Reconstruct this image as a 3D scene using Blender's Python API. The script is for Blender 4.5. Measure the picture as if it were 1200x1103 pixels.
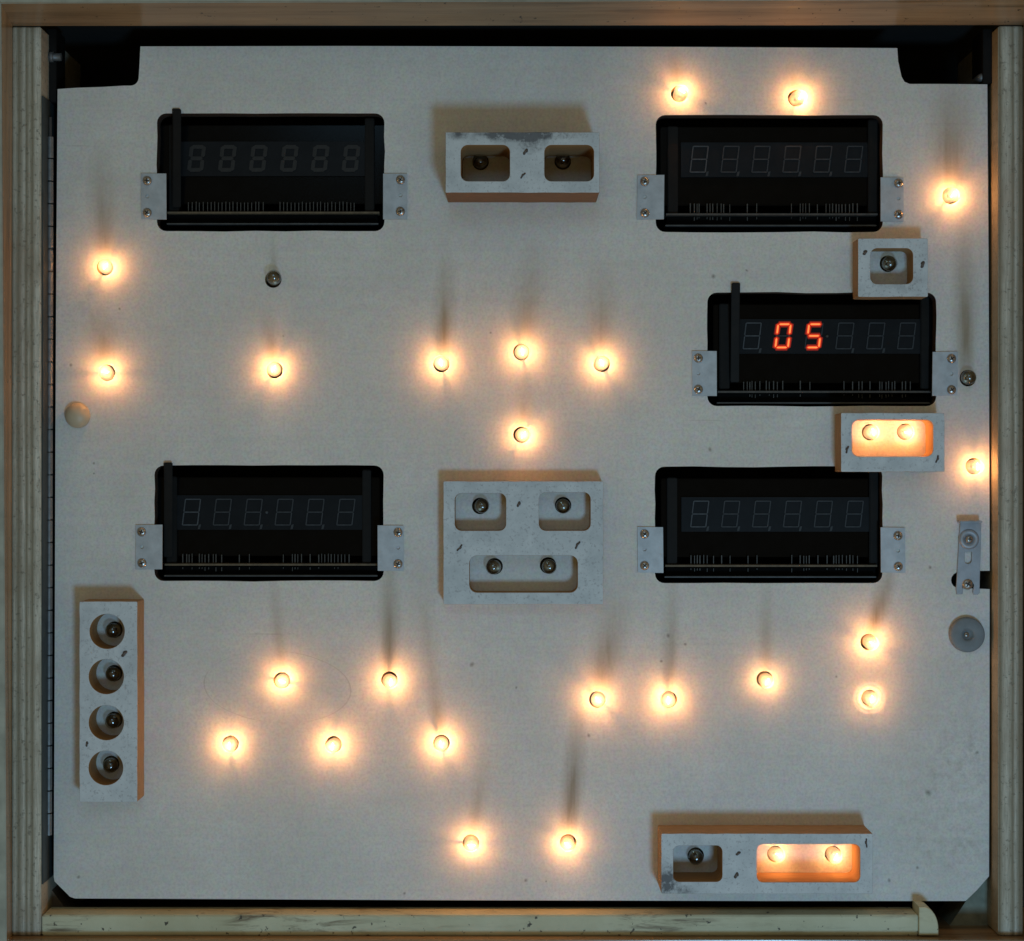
import bpy, bmesh, math, random
from mathutils import Vector, Matrix

random.seed(7)
for o in list(bpy.data.objects):
    bpy.data.objects.remove(o, do_unlink=True)
scene = bpy.context.scene
C = scene.collection

# ------------------------------------------------------------------ camera, world, light
S = 0.0006            # metres per photograph pixel on the panel's front face
D = 1.30              # camera distance from that face
cam_d = bpy.data.cameras.new('camera')
cam_d.sensor_width = 36.0
cam_d.lens = 36.0 * D / (1200 * S)
cam_d.clip_start = 0.05
cam_d.clip_end = 100
cam = bpy.data.objects.new('camera', cam_d)
cam.location = (0, -D, 0)
cam.rotation_euler = (math.radians(90), 0, 0)
C.objects.link(cam)
scene.camera = cam

world = bpy.data.worlds.new('World')
scene.world = world
world.use_nodes = True
bg = world.node_tree.nodes['Background']
bg.inputs[0].default_value = (1.0, 0.78, 0.36, 1)
bg.inputs[1].default_value = 0.175

def window(name, pos, w, h, power, col):
    wl = bpy.data.lights.new(name, 'AREA')
    wl.shape = 'RECTANGLE'
    wl.size, wl.size_y = w, h
    wl.energy = power
    wl.color = col
    wo = bpy.data.objects.new(name, wl)
    wo.location = pos
    wo.rotation_euler = (-Vector(pos)).to_track_quat('-Z', 'Y').to_euler()
    C.objects.link(wo)
window('low_window_light', (0.36, -1.62, -0.74), 0.22, 0.24, 8.4, (0.34, 0.68, 1.0))
window('high_window_light', (-0.10, -1.85, 0.80), 0.55, 0.45, 1.8, (0.34, 0.69, 1.0))

scene.render.engine = 'CYCLES'
scene.cycles.use_denoising = True
scene.cycles.max_bounces = 8
scene.cycles.transparent_max_bounces = 16
scene.cycles.sample_clamp_indirect = 4.0
scene.cycles.caustics_reflective = False
scene.cycles.caustics_refractive = False
vs = scene.view_settings
vs.view_transform = 'Standard'
vs.look = 'None'
vs.exposure = 0.0
vs.gamma = 1.0
vs.use_curve_mapping = False

BULB_POWER = 0.036
WARM = (1.0, 0.385, 0.115)

# ------------------------------------------------------------------ helpers
def P(px, py, d=0.0):
    k = S * (D - d) / D
    return Vector(((px - 600) * k, -d, (551.5 - py) * k))

def XZ(px, py, d=0.0):
    p = P(px, py, d)
    return (p.x, p.z)

def link(o, parent=None):
    C.objects.link(o)
    if parent is not None:
        o.parent = parent
    return o

def tag(o, label, cat, group=None):
    o['label'] = label
    o['category'] = cat
    if group:
        o['group'] = group
    return o

def obj_bm(name, bm, mats, parent=None, smooth=False):
    me = bpy.data.meshes.new(name)
    bm.normal_update()
    bm.to_mesh(me)
    bm.free()
    for m in (mats if isinstance(mats, (list, tuple)) else [mats]):
        me.materials.append(m)
    if smooth:
        for p in me.polygons:
            p.use_smooth = True
    return link(bpy.data.objects.new(name, me), parent)

def obj_me(name, me, parent=None, loc=None):
    o = bpy.data.objects.new(name, me)
    if loc is not None:
        o.location = loc
    return link(o, parent)

def add_box(bm, x0, x1, y0, y1, z0, z1, mi=0):
    vs_ = [bm.verts.new((x, y, z)) for x in (x0, x1) for y in (y0, y1) for z in (z0, z1)]
    a = [(0, 1, 3, 2), (4, 6, 7, 5), (0, 4, 5, 1), (2, 3, 7, 6), (0, 2, 6, 4), (1, 5, 7, 3)]
    fs = []
    for q in a:
        f = bm.faces.new([vs_[i] for i in q])
        f.material_index = mi
        fs.append(f)
    return vs_, fs

def bevel_all(bm, w, seg=2):
    bmesh.ops.recalc_face_normals(bm, faces=bm.faces)
    bmesh.ops.bevel(bm, geom=list(bm.edges), offset=w, segments=seg, affect='EDGES', clamp_overlap=True)

def pxbox(bm, px0, py0, px1, py1, dfront, dback, mi=0):
    """box whose front face covers those pixels at depth dfront, running straight back"""
    a = P(px0, py1, dfront)
    b = P(px1, py0, dfront)
    return add_box(bm, a.x, b.x, -dfront, -dback, a.z, b.z, mi)

def hexa(bm, front, back):
    """front / back: four points each, same winding"""
    f = [bm.verts.new(p) for p in front]
    b = [bm.verts.new(p) for p in back]
    bm.faces.new(f)
    bm.faces.new(b[::-1])
    for i in range(4):
        j = (i + 1) % 4
        bm.faces.new((f[i], b[i], b[j], f[j]))
    bmesh.ops.recalc_face_normals(bm, faces=bm.faces)

def rrect(x0, z0, x1, z1, r, n=6):
    pts = []
    for cx, cz, a0 in ((x1 - r, z1 - r, 0), (x0 + r, z1 - r, 90), (x0 + r, z0 + r, 180), (x1 - r, z0 + r, 270)):
        for i in range(n + 1):
            a = math.radians(a0 + 90 * i / n)
            pts.append((cx + r * math.cos(a), cz + r * math.sin(a)))
    return pts

def circle(cx, cz, r, n=28):
    return [(cx + r * math.cos(2 * math.pi * i / n), cz + r * math.sin(2 * math.pi * i / n)) for i in range(n)]

def area2(p):
    return sum(p[i][0] * p[(i + 1) % len(p)][1] - p[(i + 1) % len(p)][0] * p[i][1] for i in range(len(p)))

def plate(name, outer, holes, dfront, thick, mats, parent=None, bevel=0.0, spots=()):
    """flat sheet with real holes in the X-Z plane; mats[0] on the front, mats[-1] on every other face"""
    cu = bpy.data.curves.new(name, 'CURVE')
    cu.dimensions = '2D'
    cu.fill_mode = 'BOTH'
    cu.extrude = thick / 2 - bevel
    if bevel:
        cu.bevel_depth = bevel
        cu.bevel_resolution = 1
        cu.offset = -bevel
    for k, lp in enumerate([outer] + list(holes)):
        a = area2(lp)
        if (k == 0 and a < 0) or (k > 0 and a > 0):
            lp = lp[::-1]
        sp = cu.splines.new('POLY')
        sp.points.add(len(lp) - 1)
        for q, (x, z) in zip(sp.points, lp):
            q.co = (x, z, 0, 1)
        sp.use_cyclic_u = True
    tmp = bpy.data.objects.new(name + '_tmp', cu)
    C.objects.link(tmp)
    dg = bpy.context.evaluated_depsgraph_get()
    dg.update()
    me = bpy.data.meshes.new_from_object(tmp.evaluated_get(dg))
    bpy.data.objects.remove(tmp, do_unlink=True)
    bpy.data.curves.remove(cu)
    me.name = name
    bm = bmesh.new()
    bm.from_mesh(me)
    bmesh.ops.remove_doubles(bm, verts=bm.verts, dist=1e-6)
    for v in bm.verts:
        x, y, z = v.co
        v.co = (x, -z - dfront + thick / 2, y)
    bmesh.ops.recalc_face_normals(bm, faces=bm.faces)
    bm.normal_update()
    for f in bm.faces:
        f.material_index = 0 if f.normal.y < -0.6 else 1
        if len(mats) > 2 and f.material_index == 1 and abs(f.normal.y) < 0.5:
            c = f.calc_center_median()
            if any(abs(c.x - x) <= w_ and abs(c.z - z) <= h_ for x, z, w_, h_ in spots):
                f.material_index = 2
        f.smooth = False
    me.materials.clear()
    for m in mats:
        me.materials.append(m)
    bm.to_mesh(me)
    bm.free()
    return link(bpy.data.objects.new(name, me), parent)

def lathe(bm, prof, n=20, axis_loc=(0, 0, 0), mi=0):
    """prof: list of (radius, d) with d towards the camera; spun around the -Y axis"""
    ox, oy, oz = axis_loc
    rings = []
    for r, d in prof:
        if r < 1e-7:
            rings.append([bm.verts.new((ox, oy - d, oz))])
        else:
            rings.append([bm.verts.new((ox + r * math.cos(2 * math.pi * i / n), oy - d, oz + r * math.sin(2 * math.pi * i / n))) for i in range(n)])
    for a, b in zip(rings, rings[1:]):
        for i in range(n):
            j = (i + 1) % n
            if len(a) == 1 and len(b) == 1:
                continue
            if len(a) == 1:
                f = bm.faces.new((a[0], b[i], b[j]))
            elif len(b) == 1:
                f = bm.faces.new((a[i], b[0], a[j]))
            else:
                f = bm.faces.new((a[i], b[i], b[j], a[j]))
            f.material_index = mi
            f.smooth = True

def tube(bm, pts, r, n=6, mi=0, caps=True):
    pts = [Vector(p) for p in pts]
    rings = []
    for i, p in enumerate(pts):
        t = (pts[min(i + 1, len(pts) - 1)] - pts[max(i - 1, 0)]).normalized()
        u = t.orthogonal().normalized() if i == 0 else (rings_u - t * rings_u.dot(t)).normalized()
        rings_u = u
        w = t.cross(u)
        rings.append([bm.verts.new(p + r * (math.cos(2 * math.pi * k / n) * u + math.sin(2 * math.pi * k / n) * w)) for k in range(n)])
    for a, b in zip(rings, rings[1:]):
        for k in range(n):
            f = bm.faces.new((a[k], a[(k + 1) % n], b[(k + 1) % n], b[k]))
            f.smooth = True
            f.material_index = mi
    for rg in ((rings[0][::-1], rings[-1]) if caps else ()):
        f = bm.faces.new(rg)
        f.material_index = mi

# ------------------------------------------------------------------ materials
class NT:
    def __init__(self, name):
        self.m = bpy.data.materials.new(name)
        self.m.use_nodes = True
        self.t = self.m.node_tree
        self.bsdf = self.t.nodes['Principled BSDF']
        self.co = None
    def n(self, typ, **kw):
        nd = self.t.nodes.new(typ)
        for k, v in kw.items():
            setattr(nd, k, v)
        return nd
    def l(self, a, b):
        self.t.links.new(a, b)
    def coord(self):
        if self.co is None:
            self.co = self.n('ShaderNodeTexCoord').outputs['Object']
        return self.co
    def mapping(self, loc=(0, 0, 0), rot=(0, 0, 0), scale=(1, 1, 1), kind='POINT', src=None):
        mp = self.n('ShaderNodeMapping', vector_type=kind)
        mp.inputs['Location'].default_value = loc
        mp.inputs['Rotation'].default_value = rot
        mp.inputs['Scale'].default_value = scale
        self.l(src if src is not None else self.coord(), mp.inputs['Vector'])
        return mp.outputs[0]
    def noise(self, scale, detail=3, rough=0.55, vec=None, dist=0.0):
        nd = self.n('ShaderNodeTexNoise')
        nd.inputs['Scale'].default_value = scale
        nd.inputs['Detail'].default_value = detail
        nd.inputs['Roughness'].default_value = rough
        nd.inputs['Distortion'].default_value = dist
        self.l(vec if vec is not None else self.coord(), nd.inputs['Vector'])
        return nd.outputs['Fac']
    def ramp(self, fac, stops):
        r = self.n('ShaderNodeValToRGB')
        els = r.color_ramp.elements
        while len(els) < len(stops):
            els.new(0.5)
        for e, (p, c) in zip(els, stops):
            e.position = p
            e.color = c if isinstance(c, tuple) and len(c) == 4 else ((*c, 1) if isinstance(c, tuple) else (c, c, c, 1))
        self.l(fac, r.inputs[0])
        return r.outputs[0]
    def math(self, op, a, b=None, clamp=False):
        nd = self.n('ShaderNodeMath', operation=op)
        nd.use_clamp = clamp
        for i, v in enumerate((a, b)):
            if v is None:
                continue
            if isinstance(v, (int, float)):
                nd.inputs[i].default_value = v
            else:
                self.l(v, nd.inputs[i])
        return nd.outputs[0]
    def mix(self, fac, a, b, mode='MIX'):
        nd = self.n('ShaderNodeMix', data_type='RGBA', blend_type=mode)
        nd.clamp_factor = True
        for i, v in ((0, fac), (6, a), (7, b)):
            if isinstance(v, (int, float)):
                nd.inputs[i].default_value = v
            elif isinstance(v, tuple):
                nd.inputs[i].default_value = (*v, 1) if len(v) == 3 else v
            else:
                self.l(v, nd.inputs[i])
        return nd.outputs[2]
    def bump(self, h, strength=0.2, dist=0.001):
        b = self.n('ShaderNodeBump')
        b.inputs['Strength'].default_value = strength
        b.inputs['Distance'].default_value = dist
        self.l(h, b.inputs['Height'])
        self.l(b.outputs[0], self.bsdf.inputs['Normal'])
    def blob(self, px, py, hx, hy, rot=0.0, d=0.0):
        """soft elliptical patch (0..1) centred on the panel point, half sizes in pixels"""
        c = P(px, py, d)
        v = self.mapping((c.x, 0, c.z), (0, rot, 0), (hx * S, 1.0, hy * S), 'TEXTURE')
        g = self.n('ShaderNodeTexGradient', gradient_type='SPHERICAL')
        self.l(v, g.inputs[0])
        return g.outputs['Fac']
    def set(self, **kw):
        for k, v in kw.items():
            i = self.bsdf.inputs[k]
            if isinstance(v, (int, float)):
                i.default_value = v
            elif isinstance(v, tuple):
                i.default_value = (*v, 1) if len(v) == 3 else v
            else:
                self.l(v, i)
        return self.m

def simple(name, col, rough=0.5, metal=0.0, var=0.15, scale=120, bump=0.0, **kw):
    t = NT(name)
    nz = t.noise(scale, 4, 0.6)
    c = t.mix(t.ramp(nz, [(0.3, 0.0), (0.7, 1.0)]), tuple(v * (1 - var) for v in col), tuple(min(1, v * (1 + var)) for v in col))
    t.set(**{'Base Color': c, 'Roughness': rough, 'Metallic': metal, **kw})
    if bump:
        t.bump(nz, bump, 0.0005)
    return t.m

def make_panel_paint():
    t = NT('panel_paint')
    soot = None
    # soot drawn upwards by the warm air over each lamp: (lamp x, lamp y, end x, end y, half width, strength)
    streaks = [
        (124, 306, 118, 195, 15, .62), (124, 430, 117, 372, 16, .55), (321, 322, 320, 285, 5, .35),
        (321, 428, 314, 372, 10, .5), (519, 420, 523, 318, 12, .85), (612, 408, 624, 308, 18, .55),
        (704, 420, 706, 322, 18, .5), (613, 505, 615, 450, 10, .4), (797, 106, 790, 66, 10, .5),
        (933, 112, 927, 78, 9, .3), (1113, 224, 1116, 105, 24, .75), (1132, 438, 1130, 292, 13, .95),
        (331, 792, 321, 685, 8, .4), (456, 795, 456, 664, 11, .85), (517, 866, 507, 795, 9, .6),
        (505, 790, 494, 680, 14, .28), (553, 984, 567, 893, 10, .45), (665, 984, 677, 852, 12, 1.0),
        (702, 812, 722, 712, 19, .75), (784, 815, 788, 690, 10, .6), (897, 792, 898, 695, 9, .5),
        (1020, 748, 1044, 666, 11, .95)]
    for x0, y0, x1, y1, w, st in streaks:
        L = math.hypot(x1 - x0, y1 - y0)
        rot = math.atan2(x1 - x0, y0 - y1)
        for fr, hl, ww, ss in ((0.52, 0.80, 1.0, 0.95), (0.25, 0.45, 0.65, 0.65)):
            cx, cy = x0 + (x1 - x0) * fr, y0 + (y1 - y0) * fr
            b = t.math('MULTIPLY', t.blob(cx, cy, w * ww * 1.4, L * hl, rot), st * ss)
            soot = b if soot is None else t.math('ADD', soot, b)
    streak_n = t.noise(1.0, 3, 0.6, t.mapping(scale=(260, 1, 18)))
    soot = t.math('MULTIPLY', soot, t.math('ADD', t.math('MULTIPLY', streak_n, 0.9), 0.35), True)
    # smudges and handling dirt
    smudge = None
    for px, py, hx, hy, st in [(95, 350, 60, 50, .7), (115, 385, 45, 30, .5), (1105, 930, 95, 130, .8), (1135, 880, 45, 80, .8), (1140, 1000, 40, 50, .6), (1090, 700, 90, 110, .3),
                               (1090, 1000, 90, 60, .4), (620, 335, 260, 50, .35), (330, 345, 240, 30, .22), (600, 70, 520, 35, .28),
                               (1135, 770, 40, 70, .5), (1095, 470, 60, 130, .35), (480, 700, 90, 60, .2), (560, 575, 70, 90, .3),
                               (350, 1020, 140, 40, .25), (150, 1040, 110, 40, .2), (870, 930, 140, 50, .2), (80, 180, 30, 120, .25)]:
        b = t.math('MULTIPLY', t.blob(px, py, hx, hy), st)
        smudge = b if smudge is None else t.math('ADD', smudge, b)
    sm_n = t.ramp(t.noise(120, 6, 0.72), [(0.46, 0.0), (0.74, 1.0)])
    smudge = t.math('MULTIPLY', smudge, sm_n, True)
    # pin-prick specks and rust spots
    specks = None
    for px, py, r in [(836, 324, 5), (846, 358, 3), (783, 745, 4.5), (803, 755, 4), (775, 775, 4), (474, 1047, 4), (616, 1032, 4), (640, 1033, 2.5),
                      (553, 779, 5), (690, 862, 4), (875, 317, 2.5), (832, 527, 4), (575, 390, 3), (83, 428, 4), (980, 793, 3), (1090, 665, 3.5),
                      (1088, 929, 7), (1145, 882, 5), (1042, 1032, 4), (1075, 1017, 4), (140, 362, 3), (605, 806, 2.5), (110, 555, 2.5), (92, 1028, 4),
                      (332, 394, 2), (827, 121, 2.5), (110, 543, 3)]:
        b = t.blob(px, py, r * 0.62, r * 0.62 * random.uniform(0.8, 1.6), random.uniform(-1, 1))
        specks = b if specks is None else t.math('ADD', specks, b)
    specks = t.math('MULTIPLY', specks, 1.0, True)
    fine = t.ramp(t.noise(700, 2, 0.5), [(0.70, 0.0), (0.80, 1.0)])
    fine = t.math('MULTIPLY', fine, t.ramp(t.noise(9, 2), [(0.45, 0.0), (0.7, 0.5)]))
    # faint pencil oval round one lamp
    c = P(325, 805)
    v = t.mapping((c.x, 0, c.z), (0, math.radians(4), 0), (86 * S, 1, 42 * S), 'TEXTURE')
    ln = t.n('ShaderNodeVectorMath', operation='LENGTH')
    t.l(v, ln.inputs[0])
    ring = t.math('ABSOLUTE', t.math('SUBTRACT', t.math('ADD', ln.outputs['Value'], t.math('MULTIPLY', t.noise(20, 2), 0.06)), 1.03))
    ring = t.math('MULTIPLY', t.math('SUBTRACT', 1.0, t.math('MULTIPLY', ring, 70), True), t.ramp(t.noise(28, 2), [(0.4, 0.05), (0.65, 0.45)]))
    # wood grain telegraphing through thin paint
    grain = t.noise(1.0, 4, 0.6, t.mapping(scale=(9, 1, 240)))
    mott = t.noise(16, 5, 0.62)
    fibre = t.noise(520, 2, 0.6)
    base = t.mix(t.ramp(mott, [(0.3, 0.0), (0.7, 1.0)]), (0.70, 0.69, 0.65), (0.81, 0.80, 0.76))
    base = t.mix(t.math('MULTIPLY', t.ramp(grain, [(0.35, 1.0), (0.6, 0.0)]), 0.10), base, (0.50, 0.47, 0.42))
    base = t.mix(t.math('MULTIPLY', t.ramp(fibre, [(0.32, 1.0), (0.58, 0.0)]), 0.30), base, (0.42, 0.41, 0.40))
    hue = t.n('ShaderNodeTexNoise')
    hue.inputs['Scale'].default_value = 210
    hue.inputs['Detail'].default_value = 3
    t.l(t.coord(), hue.inputs['Vector'])
    hs = t.n('ShaderNodeVectorMath', operation='MULTIPLY_ADD')
    t.l(hue.outputs['Color'], hs.inputs[0])
    hs.inputs[1].default_value = (0.28, 0.25, 0.28)
    hs.inputs[2].default_value = (0.87, 0.88, 0.87)
    base = t.mix(1.0, base, hs.outputs[0], 'MULTIPLY')
    scratch = t.noise(1.0, 3, 0.6, t.mapping(rot=(0, 0.5, 0), scale=(10, 1, 420)))
    scratch = t.math('MULTIPLY', t.ramp(scratch, [(0.66, 0.0), (0.74, 0.4)]), t.ramp(t.noise(11, 2), [(0.5, 0.0), (0.66, 1.0)]))
    base = t.mix(scratch, base, (0.36, 0.33, 0.29))
    base = t.mix(t.math('MULTIPLY', smudge, 0.5, True), base, (0.24, 0.21, 0.17))
    base = t.mix(t.math('MULTIPLY', soot, 0.85, True), base, (0.30, 0.225, 0.13))
    base = t.mix(ring, base, (0.28, 0.22, 0.17))
    base = t.mix(fine, base, (0.20, 0.17, 0.13))
    base = t.mix(t.math('MULTIPLY', specks, 0.7), base, (0.10, 0.065, 0.035))
    h = t.math('ADD', t.math('MULTIPLY', grain, 0.7), t.math('MULTIPLY', fibre, 0.5))
    t.bump(h, 0.13, 0.0006)
    return t.set(**{'Base Color': base, 'Roughness': 0.55})

def make_block_paint():
    t = NT('block_paint')
    sp = t.noise(520, 3, 0.65)
    mott = t.noise(60, 5, 0.65)
    base = t.mix(t.ramp(mott, [(0.35, 0.0), (0.65, 1.0)]), (0.55, 0.60, 0.64), (0.70, 0.75, 0.79))
    base = t.mix(t.ramp(sp, [(0.55, 0.0), (0.70, 0.7)]), base, (0.36, 0.37, 0.40))
    chips = t.ramp(t.noise(170, 5, 0.7, dist=0.3), [(0.69, 0.0), (0.76, 0.8)])
    base = t.mix(chips, base, (0.13, 0.12, 0.12))
    # heat-scorched patches along the top of the tall block and the corner of the low one
    sc = None
    for px, py, hx, hy, st in [(606, 154, 60, 13, .85), (622, 163, 22, 18, .75), (537, 157, 14, 9, .6), (594, 157, 22, 10, .6), (580, 160, 40, 8, .35), (655, 158, 40, 7, .4),
                               (783, 1036, 16, 26, 1.0), (800, 1044, 18, 8, .5), (1060, 325, 30, 20, .3)]:
        b = t.math('MULTIPLY', t.blob(px, py, hx, hy, 0.0, 0.046 if py < 200 else 0.031), st)
        sc = b if sc is None else t.math('ADD', sc, b)
    sc = t.math('MULTIPLY', t.math('MULTIPLY', sc, t.ramp(t.noise(130, 5, 0.7), [(0.38, 0.25), (0.58, 1.6)])), 1.3, True)
    base = t.mix(t.math('MULTIPLY', sc, 0.85), base, (0.075, 0.078, 0.09))
    t.bump(sp, 0.35, 0.0006)
    return t.set(**{'Base Color': base, 'Roughness': 0.7})

def make_fibreboard(name, a, b):
    t = NT(name)
    nz = t.noise(1.0, 4, 0.6, t.mapping(scale=(120, 700, 120)))
    base = t.mix(t.ramp(nz, [(0.3, 0.0), (0.7, 1.0)]), a, b)
    saw = t.noise(1.0, 3, 0.6, t.mapping(scale=(14, 900, 14)))
    base = t.mix(t.ramp(saw, [(0.55, 0.0), (0.75, 0.5)]), base, tuple(v * 0.45 for v in a))
    t.bump(nz, 0.3, 0.0005)
    return t.set(**{'Base Color': base, 'Roughness': 0.85})

def make_ply_edge(seed, x0):
    """edge of a plywood board: plies of different tone running up the board"""
    t = NT('plywood_edge_%d' % seed)
    sep = t.n('ShaderNodeSeparateXYZ')
    warp = t.noise(1.0, 3, 0.55, t.mapping(loc=(seed, 0, 0), scale=(30, 1, 5)))
    t.l(t.coord(), sep.inputs[0])
    xx = t.math('ADD', t.math('MULTIPLY', t.math('SUBTRACT', sep.outputs['X'], x0), 1.0 / (38 * S)), t.math('MULTIPLY', t.math('SUBTRACT', warp, 0.5), 0.10))
    g = (0.66, 0.62, 0.50)
    lt = (0.80, 0.77, 0.65)
    dk = (0.28, 0.245, 0.16)
    md = (0.46, 0.41, 0.31)
    if seed == 1:
        st = [(0.0, md), (.10, g), (.20, dk), (.27, md), (.36, lt), (.44, dk), (.52, g), (.62, dk), (.72, lt), (.84, lt), (.90, md), (1.0, g)]
    else:
        st = [(0.0, lt), (.10, md), (.16, dk), (.25, g), (.36, lt), (.45, g), (.55, dk), (.62, lt), (.74, dk), (.85, md), (.93, lt), (1.0, g)]
    col = t.ramp(xx, st)
    fib = t.noise(1.0, 5, 0.7, t.mapping(scale=(900, 1, 60)))
    col = t.mix(t.math('MULTIPLY', t.ramp(fib, [(0.38, 1.0), (0.58, 0.0)]), 0.45), col, (0.22, 0.19, 0.13))
    col = t.mix(t.ramp(t.noise(420, 3, 0.6), [(0.58, 0.0), (0.68, 0.6)]), col, (0.12, 0.11, 0.08))
    blot = t.ramp(t.noise(25, 4, 0.6), [(0.35, 0.0), (0.7, 0.5)])
    col = t.mix(blot, col, (0.30, 0.24, 0.16))
    t.bump(t.math('ADD', fib, t.noise(500, 3)), 0.5, 0.0008)
    return t.set(**{'Base Color': col, 'Roughness': 0.7})

def make_trim(name, along='X', tint=1.0):
    t = NT(name)
    sc = (5, 90, 190) if along == 'X' else (190, 90, 5)
    gr = t.noise(1.0, 6, 0.65, t.mapping(scale=sc), dist=0.3)
    bl = t.noise(14, 4, 0.6)
    col = t.ramp(gr, [(0.28, (0.15 * tint, 0.090 * tint, 0.045 * tint)), (0.46, (0.31 * tint, 0.20 * tint, 0.105 * tint)), (0.70, (0.43 * tint, 0.29 * tint, 0.16 * tint))])
    col = t.mix(t.math('MULTIPLY', t.ramp(bl, [(0.4, 0.0), (0.65, 1.0)]), 0.35), col, (0.22, 0.165, 0.11))
    col = t.mix(t.ramp(t.noise(230, 3, 0.6), [(0.67, 0.0), (0.72, 0.9)]), col, (0.05, 0.035, 0.025))
    t.bump(gr, 0.10, 0.0008)
    return t.set(**{'Base Color': col, 'Roughness': t.ramp(bl, [(0.3, 0.12), (0.7, 0.24)])})

def make_ledge():
    t = NT('ledge_paint')
    bl = t.noise(12, 5, 0.65)
    col = t.mix(t.ramp(bl, [(0.35, 0.0), (0.65, 1.0)]), (0.56, 0.53, 0.34), (0.70, 0.68, 0.48))
    scr = t.noise(1.0, 5, 0.7, t.mapping(scale=(26, 60, 170)), dist=0.6)
    msk = t.ramp(t.noise(9, 2), [(0.44, 0.0), (0.58, 1.0)])
    col = t.mix(t.math('MULTIPLY', t.ramp(scr, [(0.50, 0.0), (0.64, 0.9)]), msk), col, (0.19, 0.14, 0.08))
    col = t.mix(t.ramp(t.noise(210, 3, 0.55), [(0.66, 0.0), (0.71, 0.95)]), col, (0.06, 0.05, 0.035))
    t.bump(t.noise(160, 4), 0.3, 0.0008)
    return t.set(**{'Base Color': col, 'Roughness': 0.6})

def make_glass(lit):
    t = NT('lit_bulb_glass' if lit else 'clear_bulb_glass')
    nt = t.t
    nt.nodes.remove(t.bsdf)
    out = nt.nodes['Material Output']
    tr = t.n('ShaderNodeBsdfTransparent')
    tr.inputs[0].default_value = (0.97, 0.97, 0.97, 1) if lit else (0.90, 0.92, 0.90, 1)
    gl = t.n('ShaderNodeBsdfGlossy')
    gl.inputs['Roughness'].default_value = 0.05 if lit else 0.16
    lw = t.n('ShaderNodeLayerWeight')
    lw.inputs['Blend'].default_value = 0.5
    fr = t.math('ADD', t.math('MULTIPLY', t.math('POWER', lw.outputs['Facing'], 4.0), 0.30 if lit else 0.6), 0.02 if lit else 0.14).node
    mx = t.n('ShaderNodeMixShader')
    t.l(fr.outputs[0], mx.inputs[0])
    t.l(tr.outputs[0], mx.inputs[1])
    t.l(gl.outputs[0], mx.inputs[2])
    if lit:
        em = t.n('ShaderNodeEmission')
        em.inputs[0].default_value = (1.0, 0.70, 0.34, 1)
        g = t.n('ShaderNodeTexGradient', gradient_type='SPHERICAL')
        t.l(t.mapping((0, -0.0125, 0), (0, 0, 0), (0.0075, 0.0075, 0.0075), 'TEXTURE'), g.inputs[0])
        t.l(t.math('ADD', t.math('MULTIPLY', t.math('POWER', g.outputs['Fac'], 2.2), 3.6), 0.36), em.inputs[1])
        ad = t.n('ShaderNodeAddShader')
        t.l(mx.outputs[0], ad.inputs[0])
        t.l(em.outputs[0], ad.inputs[1])
        t.l(ad.outputs[0], out.inputs[0])
    else:
        t.l(mx.outputs[0], out.inputs[0])
    return t.m

def make_emit(name, col, st):
    t = NT(name)
    return t.set(**{'Base Color': (0, 0, 0), 'Emission Color': col, 'Emission Strength': st, 'Roughness': 0.6})

M = {}
M['panel'] = make_panel_paint()
M['panel_edge'] = simple('panel_edge_wood', (0.040, 0.022, 0.014), 0.85, var=0.4, scale=160)
M['hole_wood'] = simple('lamp_hole_wood', (0.50, 0.32, 0.11), 0.8, var=0.3, scale=200)
M['block'] = make_block_paint()
M['mdf'] = make_fibreboard('raw_fibreboard', (0.29, 0.18, 0.09), (0.42, 0.28, 0.15))
M['mdf_dark'] = make_fibreboard('brown_fibreboard', (0.15, 0.085, 0.045), (0.22, 0.13, 0.07))
M['mdf_inner'] = make_fibreboard('orange_brown_fibreboard', (0.40, 0.215, 0.085), (0.52, 0.30, 0.125))
M['ply_l'] = make_ply_edge(1, P(14, 0, .018).x)
M['ply_r'] = make_ply_edge(2, P(1166, 0, .018).x)
M['trim_x'] = make_trim('cabinet_wood', 'X', 1.0)
M['trim_z'] = make_trim('cabinet_wood_upright', 'Z', 1.25)
M['trim_front'] = simple('cabinet_front_edge', (0.40, 0.42, 0.36), 0.6, var=0.2, scale=60)
M['ledge'] = make_ledge()
M['gusset'] = simple('gusset_wood', (0.25, 0.26, 0.20), 0.75, var=0.25, scale=90)
M['gusset_raw'] = simple('gusset_raw_wood', (0.13, 0.09, 0.055), 0.75, var=0.25, scale=90)
M['void'] = simple('cabinet_void_dark', (0.007, 0.0065, 0.006), 0.9, var=0.3)  # near black: darkness of the hollow put into the boards' colour
M['steel'] = simple('zinc_plate', (0.50, 0.54, 0.58), 0.55, 0.35, var=0.14, scale=140)
M['screw'] = simple('screw_steel', (0.46, 0.44, 0.42), 0.34, 0.9, var=0.3, scale=500)
M['slot_dark'] = simple('screw_recess', (0.035, 0.03, 0.028), 0.7)
M['hinge'] = simple('hinge_steel', (0.21, 0.215, 0.22), 0.5, 0.5, var=0.2, scale=200)
M['leaf'] = simple('hinge_leaf_steel', (0.055, 0.068, 0.07), 0.5, 0.3, var=0.25, scale=90)
M['housing'] = simple('display_black', (0.004, 0.004, 0.004), 0.8, var=0.3, **{'Specular IOR Level': 0.08})
M['rail'] = simple('display_dark_plastic', (0.008, 0.0068, 0.006), 0.6, var=0.3, **{'Specular IOR Level': 0.2})
M['tube'] = simple('display_black_glass', (0.0035, 0.0036, 0.004), 0.15, var=0.2, **{'Specular IOR Level': 0.1})
M['window'] = simple('digit_window_glass', (0.0105, 0.013, 0.0165), 0.4, var=0.15, **{'Specular IOR Level': 0.12})
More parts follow.
